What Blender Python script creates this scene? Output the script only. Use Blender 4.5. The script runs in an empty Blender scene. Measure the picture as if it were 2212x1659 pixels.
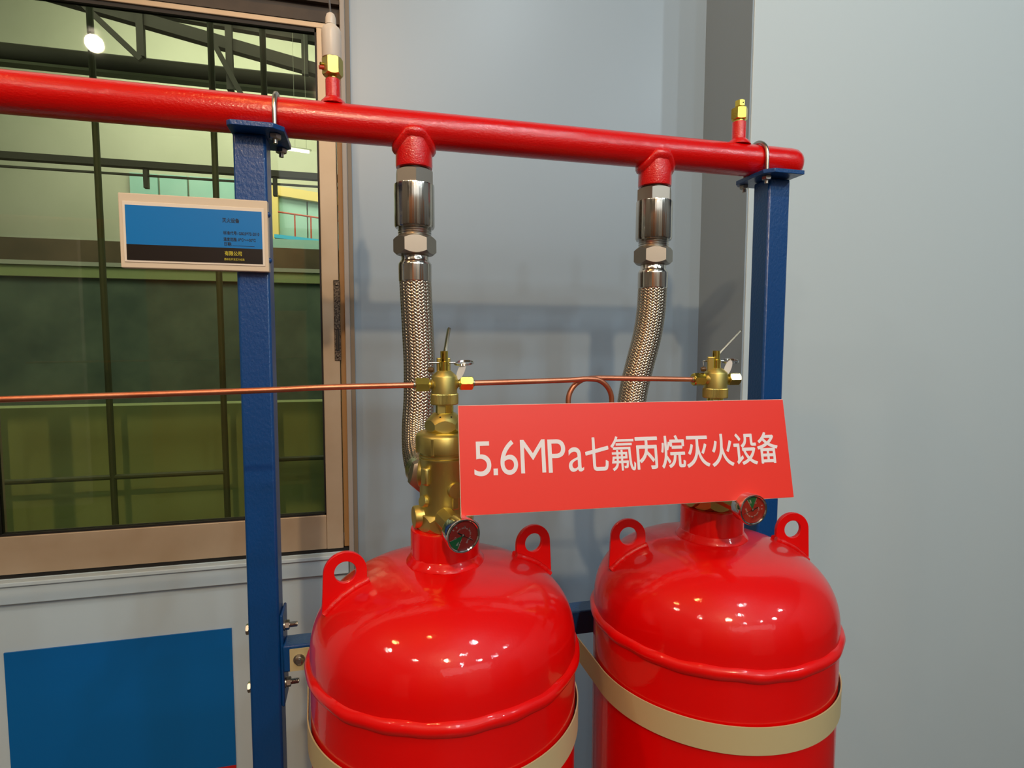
import bpy, bmesh, math, random
from mathutils import Vector, Matrix
random.seed(4)
C = bpy.context.scene.collection
PI = math.pi
sc = bpy.context.scene

# ---------------------------------------------------------------- camera
cam = bpy.data.cameras.new('camera'); camo = bpy.data.objects.new('camera', cam); C.objects.link(camo)
yaw, pit, rol = math.radians(14.3), math.radians(4.2), math.radians(0.15)
F0 = Vector((math.sin(yaw), math.cos(yaw), 0)); R0 = Vector((math.cos(yaw), -math.sin(yaw), 0)); U0 = Vector((0, 0, 1))
Fw = F0*math.cos(pit) - U0*math.sin(pit); Uw = U0*math.cos(pit) + F0*math.sin(pit)
Rr = R0*math.cos(rol) + Uw*math.sin(rol); Ur = Uw*math.cos(rol) - R0*math.sin(rol)
camo.matrix_world = Matrix(((Rr.x, Ur.x, -Fw.x, 0), (Rr.y, Ur.y, -Fw.y, 0), (Rr.z, Ur.z, -Fw.z, 1.45), (0, 0, 0, 1)))
cam.sensor_fit = 'HORIZONTAL'; cam.sensor_width = 36; cam.lens = 36*1246/2212; cam.clip_start = .01
sc.camera = camo
# ---------------------------------------------------------------- world, colour
w = bpy.data.worlds.new('world'); sc.world = w; w.use_nodes = True
w.node_tree.nodes['Background'].inputs[0].default_value = (.75, .85, 1, 1)
w.node_tree.nodes['Background'].inputs[1].default_value = .35
sc.view_settings.view_transform = 'Standard'; sc.view_settings.look = 'None'
sc.view_settings.exposure = -.3; sc.view_settings.gamma = 1; sc.view_settings.use_curve_mapping = False

# ---------------------------------------------------------------- lights of the hall (lamps hang below the ceiling, behind the camera)
def lamp(loc, power, col, r=.055):
    l = bpy.data.lights.new('lamp_light', 'POINT'); l.energy = power; l.color = col; l.shadow_soft_size = r
    o = bpy.data.objects.new('lamp_light', l); o.location = loc; C.objects.link(o)
WARM = (1, .50, .16); WHITE = (.80, .93, 1.0); SOFT = (1, .86, .70)
LAMPS = [((-.45, .02, 3.58), 26, WARM), ((-1.70, .05, 3.58), 34, WARM),
         ((.85, -.72, 3.58), 46, WHITE), ((.50, -1.75, 3.58), 40, WHITE), ((-2.45, -.45, 3.58), 40, SOFT),
         ((-1.85, -1.9, 3.58), 34, SOFT), ((2.75, -1.5, 3.58), 62, WHITE), ((-.30, -2.40, 3.58), 235, (1, .69, .42)),
         ((.52, -3.37, 3.58), 44, WHITE), ((1.63, -3.08, 3.58), 38, WHITE), ((2.59, -2.71, 3.58), 50, WHITE)]
for p, e, c in LAMPS: lamp(p, e, c)
def area(loc, target, sx, sy, power, col):
    l = bpy.data.lights.new('area_light', 'AREA'); l.shape = 'RECTANGLE'; l.size = sx; l.size_y = sy; l.energy = power; l.color = col
    o = bpy.data.objects.new('area_light', l); o.location = loc; C.objects.link(o)
    o.rotation_euler = (Vector(target)-Vector(loc)).to_track_quat('-Z', 'Y').to_euler()
area((1.0, -4.6, 3.3), (0.3, 1, 1.3), 4.0, 1.0, 18, (.93, .97, 1.0))   # added soft fill from behind the camera, no real opening there
area((-1.2, 2.5, 4.6), (-.8, 5.2, 2.4), 4.0, 1.2, 85, (1.0, 1.0, .93))       # added light, brightens the shed beyond the window
area((-.8, 1.78, 3.7), (-.75, 1.98, .9), 1.6, .1, 16, (1.0, 1.0, .93))  # added light to lift the parapet and grille bars
area((2.2, 4.6, 3.2), (-.8, 5.2, 4.9), 1.0, 1.0, 40, (1.0, 1.0, .95))  # added uplight out of view, brightens the shed ceiling
area((-1.0, 5.4, 4.6), (-.8, 6.9, 2.8), 3.0, 1.0, 115, (1.0, 1.0, .92))  # added light for the far shed wall and gallery

# ---------------------------------------------------------------- materials
def srgb(r, g, b):
    f = lambda c: (c/255/12.92) if c/255 <= .04045 else ((c/255+.055)/1.055)**2.4
    return (f(r), f(g), f(b), 1)
def mat(name, col, rough=.5, metal=0, coat=0, bump=0, bscale=100, spec=.5, bdist=.001, noise=0, nscale=8, col2=None, aniso=0, coatr=.03, stretch=None, detail=3):
    m = bpy.data.materials.new(name); m.use_nodes = True; nt = m.node_tree; b = nt.nodes['Principled BSDF']
    b.inputs['Base Color'].default_value = col; b.inputs['Roughness'].default_value = rough; b.inputs['Metallic'].default_value = metal
    b.inputs['Coat Weight'].default_value = coat; b.inputs['Coat Roughness'].default_value = coatr; b.inputs['Specular IOR Level'].default_value = spec
    b.inputs['Anisotropic'].default_value = aniso
    tc = nt.nodes.new('ShaderNodeTexCoord'); vec = tc.outputs['Object']
    if stretch:
        mp = nt.nodes.new('ShaderNodeMapping'); mp.inputs['Scale'].default_value = stretch; nt.links.new(vec, mp.inputs[0]); vec = mp.outputs[0]
    if bump:
        n = nt.nodes.new('ShaderNodeTexNoise'); n.inputs['Scale'].default_value = bscale; n.inputs['Detail'].default_value = detail
        bp = nt.nodes.new('ShaderNodeBump'); bp.inputs['Strength'].default_value = bump; bp.inputs['Distance'].default_value = bdist
        nt.links.new(vec, n.inputs[0]); nt.links.new(n.outputs[0], bp.inputs['Height']); nt.links.new(bp.outputs[0], b.inputs['Normal'])
        nt.links.new(bp.outputs[0], b.inputs['Coat Normal'])
    if noise:
        n = nt.nodes.new('ShaderNodeTexNoise'); n.inputs['Scale'].default_value = nscale; n.inputs['Detail'].default_value = 5
        r = nt.nodes.new('ShaderNodeValToRGB'); r.color_ramp.elements[0].position = .5-noise; r.color_ramp.elements[1].position = .5+noise
        r.color_ramp.elements[0].color = col; r.color_ramp.elements[1].color = col2
        nt.links.new(vec, n.inputs[0]); nt.links.new(n.outputs[0], r.inputs[0]); nt.links.new(r.outputs[0], b.inputs['Base Color'])
    return m
RED = mat('red_gloss_paint', srgb(232, 0, 0), .4, spec=.25, coat=.75, bump=.12, bscale=230, coatr=.05)
REDP = mat('red_brushed_paint', srgb(224, 0, 0), .3, coat=.8, bump=.8, bdist=.0009, bscale=420, coatr=.06, detail=4)
REDB = mat('red_pipe_paint', srgb(224, 0, 0), .3, coat=.8, bump=.7, bdist=.0007, bscale=420, spec=.35, coatr=.08, stretch=(.55, 1, 1), detail=4)
BLUE = mat('blue_brushed_paint', srgb(0, 68, 132), .38, coat=.3, bump=.5, bdist=.0012, bscale=330, coatr=.12, detail=3, stretch=(1, 1, .6))
BRASS = mat('cast_brass', srgb(214, 200, 122), .42, 1, bump=.12, bdist=.0004, bscale=1200, noise=.25, nscale=30, col2=srgb(200, 184, 104))
BRASSP = mat('polished_brass', srgb(236, 214, 100), .2, 1, bump=.05, bscale=300)
STEEL = mat('turned_steel', srgb(206, 200, 188), .15, 1, bump=.8, bscale=180, stretch=(1, 1, .01))
NUTS = mat('machined_nut_steel', srgb(178, 172, 160), .42, 1, bdist=.0003, bump=.15, bscale=900)
BRAID = mat('braided_steel_wire', srgb(200, 188, 168), .24, 1)
ZINC = mat('zinc_plated_steel', srgb(190, 186, 176), .28, 1)
CHROME = mat('chrome', srgb(225, 222, 215), .08, 1)
DARKM = mat('dark_steel', srgb(92, 84, 74), .35, 1)
COPPER = mat('copper_tube', srgb(226, 156, 124), .42, 1, noise=.2, nscale=25, col2=srgb(206, 128, 94), bump=.08, bscale=200)
CREAM = mat('cream_strap_paint', srgb(196, 184, 140), .45, spec=.4)
WHITEP = mat('white_plastic', srgb(226, 216, 200), .35)
FRAMEC = mat('cream_plate_paint', srgb(226, 208, 180), .4)
WALL = mat('grey_wall_laminate', srgb(158, 177, 190), .38, coat=.12, coatr=.3, bump=.03, bscale=14, noise=.35, nscale=1.5, col2=srgb(154, 174, 187))
WALLD = mat('blue_grey_partition', srgb(200, 218, 224), .5, bump=.02, bscale=20)
PILD = mat('pillar_side_painted_shade', srgb(150, 168, 180), .55, bump=.02, bscale=20)  # pillar side turned from the lamps, shade mixed into its colour
TRIM = mat('grey_trim_metal', srgb(160, 154, 146), .45)
ALU = mat('window_frame_alloy', srgb(196, 178, 152), .45, metal=.25, noise=.3, nscale=9, col2=srgb(178, 158, 130), bump=.05, bscale=60)
ALUE = mat('window_frame_edge', srgb(178, 138, 88), .5)
GASK = mat('black_rubber', srgb(14, 12, 10), .6)
HEAD = mat('dusty_dark_header', srgb(74, 62, 50), .6, noise=.2, nscale=14, col2=srgb(52, 44, 36))
RUST = mat('rusty_steel', srgb(110, 98, 84), .6, metal=.4, noise=.06, nscale=260, col2=srgb(50, 40, 32))
BLACK = mat('black_print', srgb(14, 16, 22), .5)
SIGNR = mat('sign_red_vinyl', srgb(242, 52, 36), .42, coat=.15, coatr=.2)
SIGNW = mat('sign_white_vinyl', srgb(242, 238, 242), .45)
SIGNE = mat('white_foam_board', srgb(236, 220, 206), .6)
BLUEP = mat('nameplate_blue', srgb(0, 122, 196), .3)
BLACKP = mat('nameplate_black', srgb(22, 20, 18), .3)
YEL = mat('yellow_print', srgb(214, 200, 50), .5)
DIAL = mat('gauge_dial_red', srgb(190, 44, 34), .4)
GREEN = mat('gauge_dial_green', srgb(20, 128, 70), .4)
PRINT = mat('gauge_print_white', srgb(226, 216, 206), .5)
FLOOR = mat('grey_floor', srgb(72, 66, 62), .35, noise=.2, nscale=3, col2=srgb(62, 58, 54))
CEIL = mat('ceiling_paint', srgb(80, 82, 84), .8)
POSTER = mat('poster_blue', srgb(0, 104, 176), .4)
POSTERR = mat('poster_red', srgb(200, 30, 30), .4)
GRILLE = mat('grille_green_paint', srgb(88, 96, 62), .6)
TRUSS = mat('dark_truss_steel', srgb(70, 70, 54), .7)
SHEDW = mat('shed_pale_wall', srgb(196, 200, 176), .8, noise=.25, nscale=1.2, col2=srgb(180, 186, 160))
SHEDY = mat('shed_yellow_beam', srgb(240, 216, 130), .7)
SHEDC = mat('shed_cyan_window', srgb(150, 205, 190), .5, noise=.2, nscale=2, col2=srgb(170, 215, 200))
SHEDB = mat('shed_blue_ledge', srgb(70, 180, 220), .5)
SHEDBR = mat('shed_brown_stack', srgb(126, 108, 80), .8, noise=.2, nscale=3, col2=srgb(84, 76, 52))
SHEDG = mat('shed_dark_green', srgb(112, 130, 104), .8, noise=.2, nscale=4, col2=srgb(78, 98, 80))
PARAP = mat('olive_parapet', srgb(170, 184, 122), .8, noise=.2, nscale=1.5, col2=srgb(156, 172, 110))
RAILR = mat('red_rail_paint', srgb(200, 90, 60), .6)
def emis(name, col, s):
    m = bpy.data.materials.new(name); m.use_nodes = True; b = m.node_tree.nodes['Principled BSDF']
    b.inputs['Base Color'].default_value = (*col, 1); b.inputs['Emission Color'].default_value = (*col, 1); b.inputs['Emission Strength'].default_value = s
    return m
TUBE = emis('fluorescent_tube', (1, 1, .9), 6)
def glass(name, tint, refl):
    m = bpy.data.materials.new(name); m.use_nodes = True; nt = m.node_tree; nt.nodes.remove(nt.nodes['Principled BSDF'])
    t = nt.nodes.new('ShaderNodeBsdfTransparent'); t.inputs[0].default_value = tint
    g = nt.nodes.new('ShaderNodeBsdfGlossy'); g.inputs['Roughness'].default_value = .02
    fr = nt.nodes.new('ShaderNodeFresnel'); fr.inputs[0].default_value = refl
    mx = nt.nodes.new('ShaderNodeMixShader'); nt.links.new(fr.outputs[0], mx.inputs[0]); nt.links.new(t.outputs[0], mx.inputs[1]); nt.links.new(g.outputs[0], mx.inputs[2])
    nt.links.new(mx.outputs[0], nt.nodes['Material Output'].inputs[0]); return m
GLASS = glass('green_tinted_glass', (.83, .84, .74, 1), 1.45)
LENS = glass('gauge_lens', (1, 1, 1, 1), 1.45)

# ---------------------------------------------------------------- mesh helpers
def obj(name, bm, m, parent=None, smooth=35, bevel=0, recalc=True):
    if recalc: bmesh.ops.recalc_face_normals(bm, faces=bm.faces)
    me = bpy.data.meshes.new(name); bm.to_mesh(me); bm.free(); me.materials.append(m)
    if smooth:
        for p in me.polygons: p.use_smooth = True
        me.set_sharp_from_angle(angle=math.radians(smooth))
    o = bpy.data.objects.new(name, me); C.objects.link(o)
    if bevel:
        md = o.modifiers.new('bevel', 'BEVEL'); md.width = bevel; md.segments = 2; md.limit_method = 'ANGLE'; md.angle_limit = math.radians(40)
    if parent: o.parent = parent; o.matrix_parent_inverse = parent.matrix_world.inverted()
    return o
def thing(name, label, cat, loc=(0, 0, 0), group=None):
    o = bpy.data.objects.new(name, None); C.objects.link(o); o.location = loc; o.empty_display_size = .02
    o['label'] = label; o['category'] = cat
    if group: o['group'] = group
    bpy.context.view_layer.update()
    return o
def tag(o, label, cat, group=None):
    o['label'] = label; o['category'] = cat
    if group: o['group'] = group
    return o
def struct(o): o['kind'] = 'structure'; return o
def frame(axis):
    a = Vector(axis).normalized(); r = Vector((0, 0, 1)) if abs(a.z) < .9 else Vector((1, 0, 0))
    x = r.cross(a).normalized(); y = a.cross(x); return x, y, a
def lathe(bm, prof, o=(0, 0, 0), axis=(0, 0, 1), n=40, caps=True, arc=None):
    o = Vector(o); x, y, a = frame(axis); rings = []
    for r, h in prof:
        rings.append([bm.verts.new(o + a*h + x*r*math.cos(2*PI*i/n) + y*r*math.sin(2*PI*i/n)) for i in range(n)])
    for A, B in zip(rings, rings[1:]):
        for i in range(n): bm.faces.new((A[i], A[(i+1) % n], B[(i+1) % n], B[i]))
    if caps:
        if prof[0][0] > 1e-5: bm.faces.new(rings[0][::-1])
        if prof[-1][0] > 1e-5: bm.faces.new(rings[-1])
    return bm
def hexnut(bm, rc, h0, h1, o, axis=(0, 0, 1), rot=0, sides=6, ch=.15, hole=0):
    """hexagonal nut: corner radius rc, chamfered corners at both ends"""
    o = Vector(o); x, y, a = frame(axis); n = sides*6
    H = h1-h0; c = ch*rc; ap = rc*math.cos(PI/sides)
    def R(t):
        t = (t - rot) % (2*PI/sides); return ap/math.cos(t-PI/sides)
    rows = []
    for lvl in range(4):
        row = []
        for i in range(n):
            t = rot + 2*PI*i/n; r = R(t+1e-7); e = (r-ap)/(rc-ap)     # 1 on corners
            d = c*(.12+.88*e)
            if lvl == 0: rr, h = ap*.97, h0
            elif lvl == 1: rr, h = r, h0 + d*.7
            elif lvl == 2: rr, h = r, h1 - d*.7
            else: rr, h = ap*.97, h1
            row.append(bm.verts.new(o + a*h + x*rr*math.cos(t) + y*rr*math.sin(t)))
        rows.append(row)
    for A, B in zip(rows, rows[1:]):
        for i in range(n): bm.faces.new((A[i], A[(i+1) % n], B[(i+1) % n], B[i]))
    bm.faces.new(rows[0][::-1]); bm.faces.new(rows[-1]); return bm
def box(bm, x0, x1, y0, y1, z0, z1, M=None):
    v = [Vector((x, y, z)) for x in (x0, x1) for y in (y0, y1) for z in (z0, z1)]
    if M: v = [M @ q for q in v]
    v = [bm.verts.new(q) for q in v]
    for f in ((0, 1, 3, 2), (4, 6, 7, 5), (0, 4, 5, 1), (2, 3, 7, 6), (0, 2, 6, 4), (1, 5, 7, 3)): bm.faces.new([v[i] for i in f])
    return bm
def catmull(P, per=8):
    P = [Vector(p) for p in P]; Q = [2*P[0]-P[1]] + P + [2*P[-1]-P[-2]]; out = []
    for i in range(1, len(Q)-2):
        a, b, c, d = Q[i-1:i+3]
        for k in range(per):
            t = k/per
            out.append(.5*((2*b)+(c-a)*t+(2*a-5*b+4*c-d)*t*t+(3*b-a-3*c+d)*t**3))
    out.append(P[-1]); return out
def frames(path):
    T = []
    for i in range(len(path)):
        T.append((path[min(i+1, len(path)-1)] - path[max(i-1, 0)]).normalized())
    n = T[0].orthogonal().normalized(); N = [n]
    for i in range(1, len(T)):
        n = N[-1] - T[i]*N[-1].dot(T[i]); N.append(n.normalized())
    return T, N
def tube(bm, path, r, n=14, closed=False):
    path = [Vector(p) for p in path]; T, N = frames(path); rings = []
    for p, t, nn in zip(path, T, N):
        b = t.cross(nn); rings.append([bm.verts.new(p + (nn*math.cos(2*PI*i/n) + b*math.sin(2*PI*i/n))*r) for i in range(n)])
    if closed: rings.append(rings[0])
    for A, B in zip(rings, rings[1:]):
        for i in range(n): bm.faces.new((A[i], A[(i+1) % n], B[(i+1) % n], B[i]))
    if not closed: bm.faces.new(rings[0][::-1]); bm.faces.new(rings[-1])
    return bm
def prism(bm, pts, thick, M=None, hole=None):
    """polygon pts in XZ (local), extruded along Y by thick; hole: list of same length matched points"""
    M = M or Matrix()
    def V(p, y): return bm.verts.new(M @ Vector((p[0], y, p[1])))
    F = [V(p, -thick/2) for p in pts]; B = [V(p, thick/2) for p in pts]; n = len(pts)
    for i in range(n): bm.faces.new((F[i], F[(i+1) % n], B[(i+1) % n], B[i]))
    if not hole: bm.faces.new(F); bm.faces.new(B[::-1])
    else:
        f = [V(p, -thick/2) for p in hole]; b = [V(p, thick/2) for p in hole]
        for i in range(n):
            j = (i+1) % n
            bm.faces.new((F[i], F[j], f[j], f[i])); bm.faces.new((B[i], B[j], b[j], b[i])); bm.faces.new((f[i], f[j], b[j], b[i]))
    return bm
def text_mesh(name, body, size, M, m, parent, bold=0, sx=1, spacing=1, width=None, height=None, align='LEFT', extrude=0):
    cu = bpy.data.curves.new('lettering', 'FONT'); cu.body = body; cu.size = size; cu.offset = bold; cu.space_character = spacing
    cu.resolution_u = 12; cu.align_x = align
    to = bpy.data.objects.new('lettering', cu); C.objects.link(to); bpy.context.view_layer.update()
    me = bpy.data.meshes.new_from_object(to.evaluated_get(bpy.context.evaluated_depsgraph_get()))
    bpy.data.objects.remove(to)
    me.materials.clear(); me.materials.append(m)
    xs = [v.co.x for v in me.vertices]; ys = [v.co.y for v in me.vertices]
    kx = sx; ky = 1; ox = 0; oy = 0
    if width: kx = width/(max(xs)-min(xs)); ox = min(xs)
    if height: ky = height/(max(ys)-min(ys)); oy = min(ys)
    for v in me.vertices: v.co = M @ Vector(((v.co.x-ox)*kx, (v.co.y-oy)*ky, 0))
    o = bpy.data.objects.new(name, me); C.objects.link(o)
    if parent: o.parent = parent; o.matrix_parent_inverse = parent.matrix_world.inverted()
    return o
def basis(o, x, y, z):
    x, y, z = Vector(x), Vector(y), Vector(z)
    return Matrix(((x.x, y.x, z.x, o[0]), (x.y, y.y, z.y, o[1]), (x.z, y.z, z.z, o[2]), (0, 0, 0, 1)))

# ================================================================ SETTING
YW = 1.50
WX0, WX1, WZ0, WZ1 = -1.55, -.046, .915, 2.205            # window opening (frame outside)
struct(obj('floor', box(bmesh.new(), -5, 5, -5.2, YW+.15, -.1, 0), FLOOR, smooth=0))
struct(obj('ceiling', box(bmesh.new(), -5, 5, -5.2, YW+.15, 4.0, 4.1), CEIL, smooth=0))
struct(obj('wall_behind', box(bmesh.new(), -5, 5, -5.3, -5.2, 0, 4), mat('far_hall_wall', srgb(120, 118, 116), .7), smooth=0))
struct(obj('wall_left', box(bmesh.new(), -5.1, -5, -5.3, YW, 0, 4), mat('side_hall_wall', srgb(120, 116, 110), .7), smooth=0))
struct(obj('wall_right', box(bmesh.new(), 5, 5.1, -5.3, YW, 0, 4), mat('right_hall_wall', srgb(130, 136, 140), .7), smooth=0))
bm = bmesh.new()
box(bm, -5, WX0, YW, YW+.15, 0, 4); box(bm, WX0, WX1, YW, YW+.15, 0, WZ0); box(bm, WX0, WX1, YW, YW+.15, WZ1+.19, 4)
struct(obj('wall_window', bm, WALLD, smooth=0))
struct(obj('wall_back', box(bmesh.new(), -.026, .943, YW, YW+.15, 0, 4), WALL, smooth=0))
# pillar: protrudes into the hall; its side sheet carries the shade as darker grey, its front is pale
pil = struct(obj('wall_pillar', box(bmesh.new(), .945, 2.6, 1.293, YW+.15, 0, 4), WALLD, smooth=0, bevel=.002))
obj('side_shade_sheet', box(bmesh.new(), .941, .945, 1.296, YW, 0, 4), PILD, pil, smooth=0)
struct(obj('wall_beyond_pillar', box(bmesh.new(), 2.6, 5, YW, YW+.15, 0, 4), WALLD, smooth=0))
# trim post between window wall and panel
bm = bmesh.new(); box(bm, WX1, -.034, YW-.022, YW+.15, 0, 4)
t1 = struct(obj('trim_1', bm, TRIM, smooth=0, bevel=.002))
obj('edge_strip', box(bmesh.new(), -.034, -.024, YW-.014, YW+.15, 0, 4), mat('trim_edge', srgb(132, 118, 98), .5), t1, smooth=0)
# sill moulding
bm = bmesh.new(); box(bm, WX0-.05, WX1-.002, YW-.016, YW, .862, .905); box(bm, WX0-.05, WX1-.002, YW-.024, YW, .905, .914)
struct(obj('trim_2', bm, WALLD, smooth=0, bevel=.0015))
# header box over the window
h = struct(obj('trim_3', box(bmesh.new(), WX0-.05, WX1-.001, YW-.004, YW+.018, WZ1, WZ1+.19), HEAD, smooth=0))
obj('lip', box(bmesh.new(), WX0-.05, WX1-.001, YW-.018, YW-.004, WZ1+.038, WZ1+.046), HEAD, h, smooth=0)
obj('bead', box(bmesh.new(), WX0-.05, WX1-.001, YW-.012, YW-.004, WZ1+.19-.07, WZ1+.19), TRIM, h, smooth=0)
# the sliding window
wn = bpy.data.objects.new('window_1', None); C.objects.link(wn); wn.location = (-.8, YW, WZ0); struct(wn); bpy.context.view_layer.update()
def wbox(name, m, *b, parent=wn, bev=.0015): return obj(name, box(bmesh.new(), *b), m, parent, smooth=0, bevel=bev)
wbox('stile', ALU, -.100, -.060, YW-.004, YW+.04, .925, 2.192)
wbox('stile', ALUE, -.0585, WX1, YW+.006, YW+.06, .925, 2.205)
wbox('stile', ALU, -.84, -.80, YW-.004, YW+.04, .925, 2.192)
wbox('stile', ALU, WX0, WX0+.05, YW-.004, YW+.06, .925, 2.205)
wbox('head_rail', ALU, WX0, -.060, YW-.002, YW+.018, 2.192, 2.205)
wbox('bottom_rail', ALU, WX0, -.1005, YW-.002, YW+.04, .925, 1.012)
wbox('track', GASK, WX0, WX1, YW+.002, YW+.06, .915, .924, bev=0)
for a, b in ((-.80, -.100), (WX0+.05, -.84)):
    bm = bmesh.new(); g = .0045
    box(bm, a, b, YW+.002, YW+.018, 2.192-2*g, 2.192); box(bm, a, b, YW+.002, YW+.022, 1.012, 1.012+g)
    box(bm, a, a+g, YW+.002, YW+.022, 1.012, 2.192); box(bm, b-g, b, YW+.002, YW+.022, 1.012, 2.192)
    obj('gasket', bm, GASK, wn, smooth=0)
    obj('glass_pane', box(bmesh.new(), a+g, b-g, YW+.010, YW+.014, 1.012+g, 2.192-2*g), GLASS, wn, smooth=0)
lt = wbox('latch_plate', RUST, -.0725, -.0572, YW-.0075, YW-.004, 1.402, 1.600)
obj('latch_slot', box(bmesh.new(), -.0685, -.0600, YW-.0079, YW-.0070, 1.425, 1.480), GASK, lt, smooth=0)
obj('latch_bar', box(bmesh.new(), -.0665, -.0645, YW-.0086, YW-.0076, 1.428, 1.477), DARKM, lt, smooth=0)
for z in (1.412, 1.588): obj('screw', lathe(bmesh.new(), [(.0032, 0), (.003, .0012), (0, .0018)], (-.065, YW-.0074, z), (0, -1, 0), 14), DARKM, lt)

# exhibition partitions behind the camera (seen only as reflections in the paint and the wall)
PARTW = mat('partition_white', srgb(190, 184, 176), .6)
PARTO = mat('partition_orange', srgb(170, 110, 70), .6)
for i, (x0, x1, y, z1, m, lab) in enumerate([(-3.6, -2.3, -2.6, 2.3, PARTW, 'white display partition far left behind the viewer'),
        (-1.9, -.55, -2.9, 2.4, PARTO, 'orange display partition behind the viewer'),
        (.55, 1.9, -2.9, 2.4, PARTW, 'white display partition right behind the viewer'),
        (2.6, 3.9, -2.2, 2.3, PARTO, 'orange display partition far right behind the viewer')]):
    r = thing('display_partition', lab, 'partition', ((x0+x1)/2, y, 0))
    obj('panel', box(bmesh.new(), x0, x1, y-.03, y+.03, .05, z1), m, r, smooth=0)
    for x in (x0+.1, x1-.1): obj('foot', box(bmesh.new(), x-.03, x+.03, y-.25, y+.25, 0, .05), GASK, r, smooth=0)
# ceiling lamps
WHERE = ['amber, almost above the viewer', 'amber, left above the viewer', 'white, right above the viewer', 'white, a step behind the viewer', 'soft white, far left', 'soft white, left behind the viewer', 'white, far right', 'warm, nearest behind the viewer on the left', 'white, farthest behind the viewer', 'white, right of the farthest one', 'white, rightmost of the back row']
for k, (p, e, c) in enumerate(LAMPS):
    r = thing('ceiling_spotlight', 'ceiling spotlight, ' + WHERE[k], 'lamp', (p[0], p[1], 3.66), 'ceiling spotlights')
    obj('rod', lathe(bmesh.new(), [(.01, .02), (.01, .34)], r.location, n=12), GASK, r)
    obj('housing', lathe(bmesh.new(), [(.06, -.01), (.075, 0), (.07, .06), (.03, .09)], r.location, n=24), GASK, r)

# ---------------------------------------------------------------- beyond the glass
def bar(bm, a, b, r, n=10): return tube(bm, [a, b], r, n)
gr = thing('security_grille', 'green painted bar grille standing outside the window', 'grille', (-.6, 1.85, 0))
for x in (-.405, -.268, -.70, -1.0): obj('bar', bar(bmesh.new(), (x, 1.85, .78), (x-.003, 1.85, 2.5), .0085), GRILLE, gr)
obj('bar', bar(bmesh.new(), (-.268, 1.85, 1.775), (-.405, 1.85, 1.775), .008), GRILLE, gr)
obj('bar', bar(bmesh.new(), (-.268, 1.85, 1.092), (-.12, 1.85, 1.092), .0075), GRILLE, gr)
obj('bar', bar(bmesh.new(), (-1.0, 1.85, 1.062), (-.405, 1.85, 1.062), .0075), GRILLE, gr)
struct(obj('wall_parapet', box(bmesh.new(), -3.2, .3, 1.98, 2.06, 0, 1.2525), PARAP, smooth=0))
struct(obj('wall_shed_left', box(bmesh.new(), -6.2, -6.0, YW+.15, 7.2, 0, 4.9), SHEDG, smooth=0))
struct(obj('wall_shed_right', box(bmesh.new(), 3.0, 3.2, YW+.15, 7.2, 0, 4.9), SHEDG, smooth=0))
struct(obj('wall_shed_end', box(bmesh.new(), -6.0, 3.0, 7.0, 7.2, 0, 4.9), SHEDW, smooth=0))
struct(obj('ceiling_shed', box(bmesh.new(), -6.2, 3.2, YW+.15, 7.2, 4.9, 5.0), SHEDW, smooth=0))
struct(obj('floor_shed', box(bmesh.new(), -6.2, 3.2, YW+.15, 7.2, -.1, 0), FLOOR, smooth=0))
struct(obj('wall_dark_green', box(bmesh.new(), -6, 3, 4.30, 4.36, 0, 1.85), SHEDG, smooth=0))
rt = thing('roof_truss', 'dark roof truss seen through the top of the window', 'truss', (-.6, 4.0, 3.2))
def beam(name, x0, z0, x1, z1, hh, y, dd, m, par):
    a = math.atan2(z1-z0, x1-x0); L = math.hypot(x1-x0, z1-z0); M = Matrix.Translation((x0, y, z0)) @ Matrix.Rotation(-a, 4, 'Y')
    return obj(name, box(bmesh.new(), 0, L, -dd/2, dd/2, -hh/2, hh/2, M), m, par, smooth=0)
beam('lower_chord', -3.2, 3.69, .2, 3.085, .070, 4.0, .06, TRUSS, rt)
beam('upper_chord', -3.2, 3.52, .2, 3.36, .055, 4.05, .05, TRUSS, rt)
for x in (-1.25, -.772, -.336): beam('strut', x, 2.98 if x == -.772 else 3.12, x, 3.46, .038, 3.97, .04, TRUSS, rt)
beam('strut', -.86, 3.25, -.68, 2.90, .03, 3.94, .03, TRUSS, rt)
beam('strut', -1.8, 3.62, -1.25, 3.1, .03, 3.96, .03, TRUSS, rt)
du = thing('ventilation_duct', 'dark horizontal duct under the roof beyond the window', 'duct', (-.9, 4.4, 3.23))
obj('pipe', tube(bmesh.new(), [(-5.9, 4.4, 3.24), (2.9, 4.4, 3.24)], .055, 20), TRUSS, du); obj('support_rail', box(bmesh.new(), -5.9, 2.9, 4.36, 4.44, 3.165, 3.182), GRILLE, du, smooth=0)
cr = thing('crane_rail', 'dark steel rail with a short hanger beyond the window', 'beam', (-.5, 4.4, 2.6))
obj('rail', box(bmesh.new(), -5.9, 2.9, 4.37, 4.43, 2.588, 2.630), TRUSS, cr, smooth=0); obj('lower_rail', box(bmesh.new(), -5.9, 2.9, 4.39, 4.41, 2.537, 2.549), TRUSS, cr, smooth=0)
obj('hanger', box(bmesh.new(), -.602, -.576, 4.38, 4.42, 2.46, 2.60), TRUSS, cr, smooth=0); obj('hanger', box(bmesh.new(), -1.402, -1.376, 4.38, 4.42, 2.46, 2.60), TRUSS, cr, smooth=0)
ft = thing('fluorescent_lamp', 'white fluorescent tube lamp glowing beyond the window', 'lamp', (-.33, 3.5, 2.51))
obj('tube', tube(bmesh.new(), [(-.40, 3.5, 2.5155), (-.285, 3.5, 2.5075)], .008, 12), TUBE, ft); obj('batten', tube(bmesh.new(), [(-.41, 3.51, 2.530), (-.275, 3.51, 2.520)], .006, 8), SHEDW, ft)
for x in (-.36, -.30): obj('hanging_rod', tube(bmesh.new(), [(x, 3.51, 2.525), (x, 3.51, 4.9)], .0009, 6), SHEDW, ft)
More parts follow.
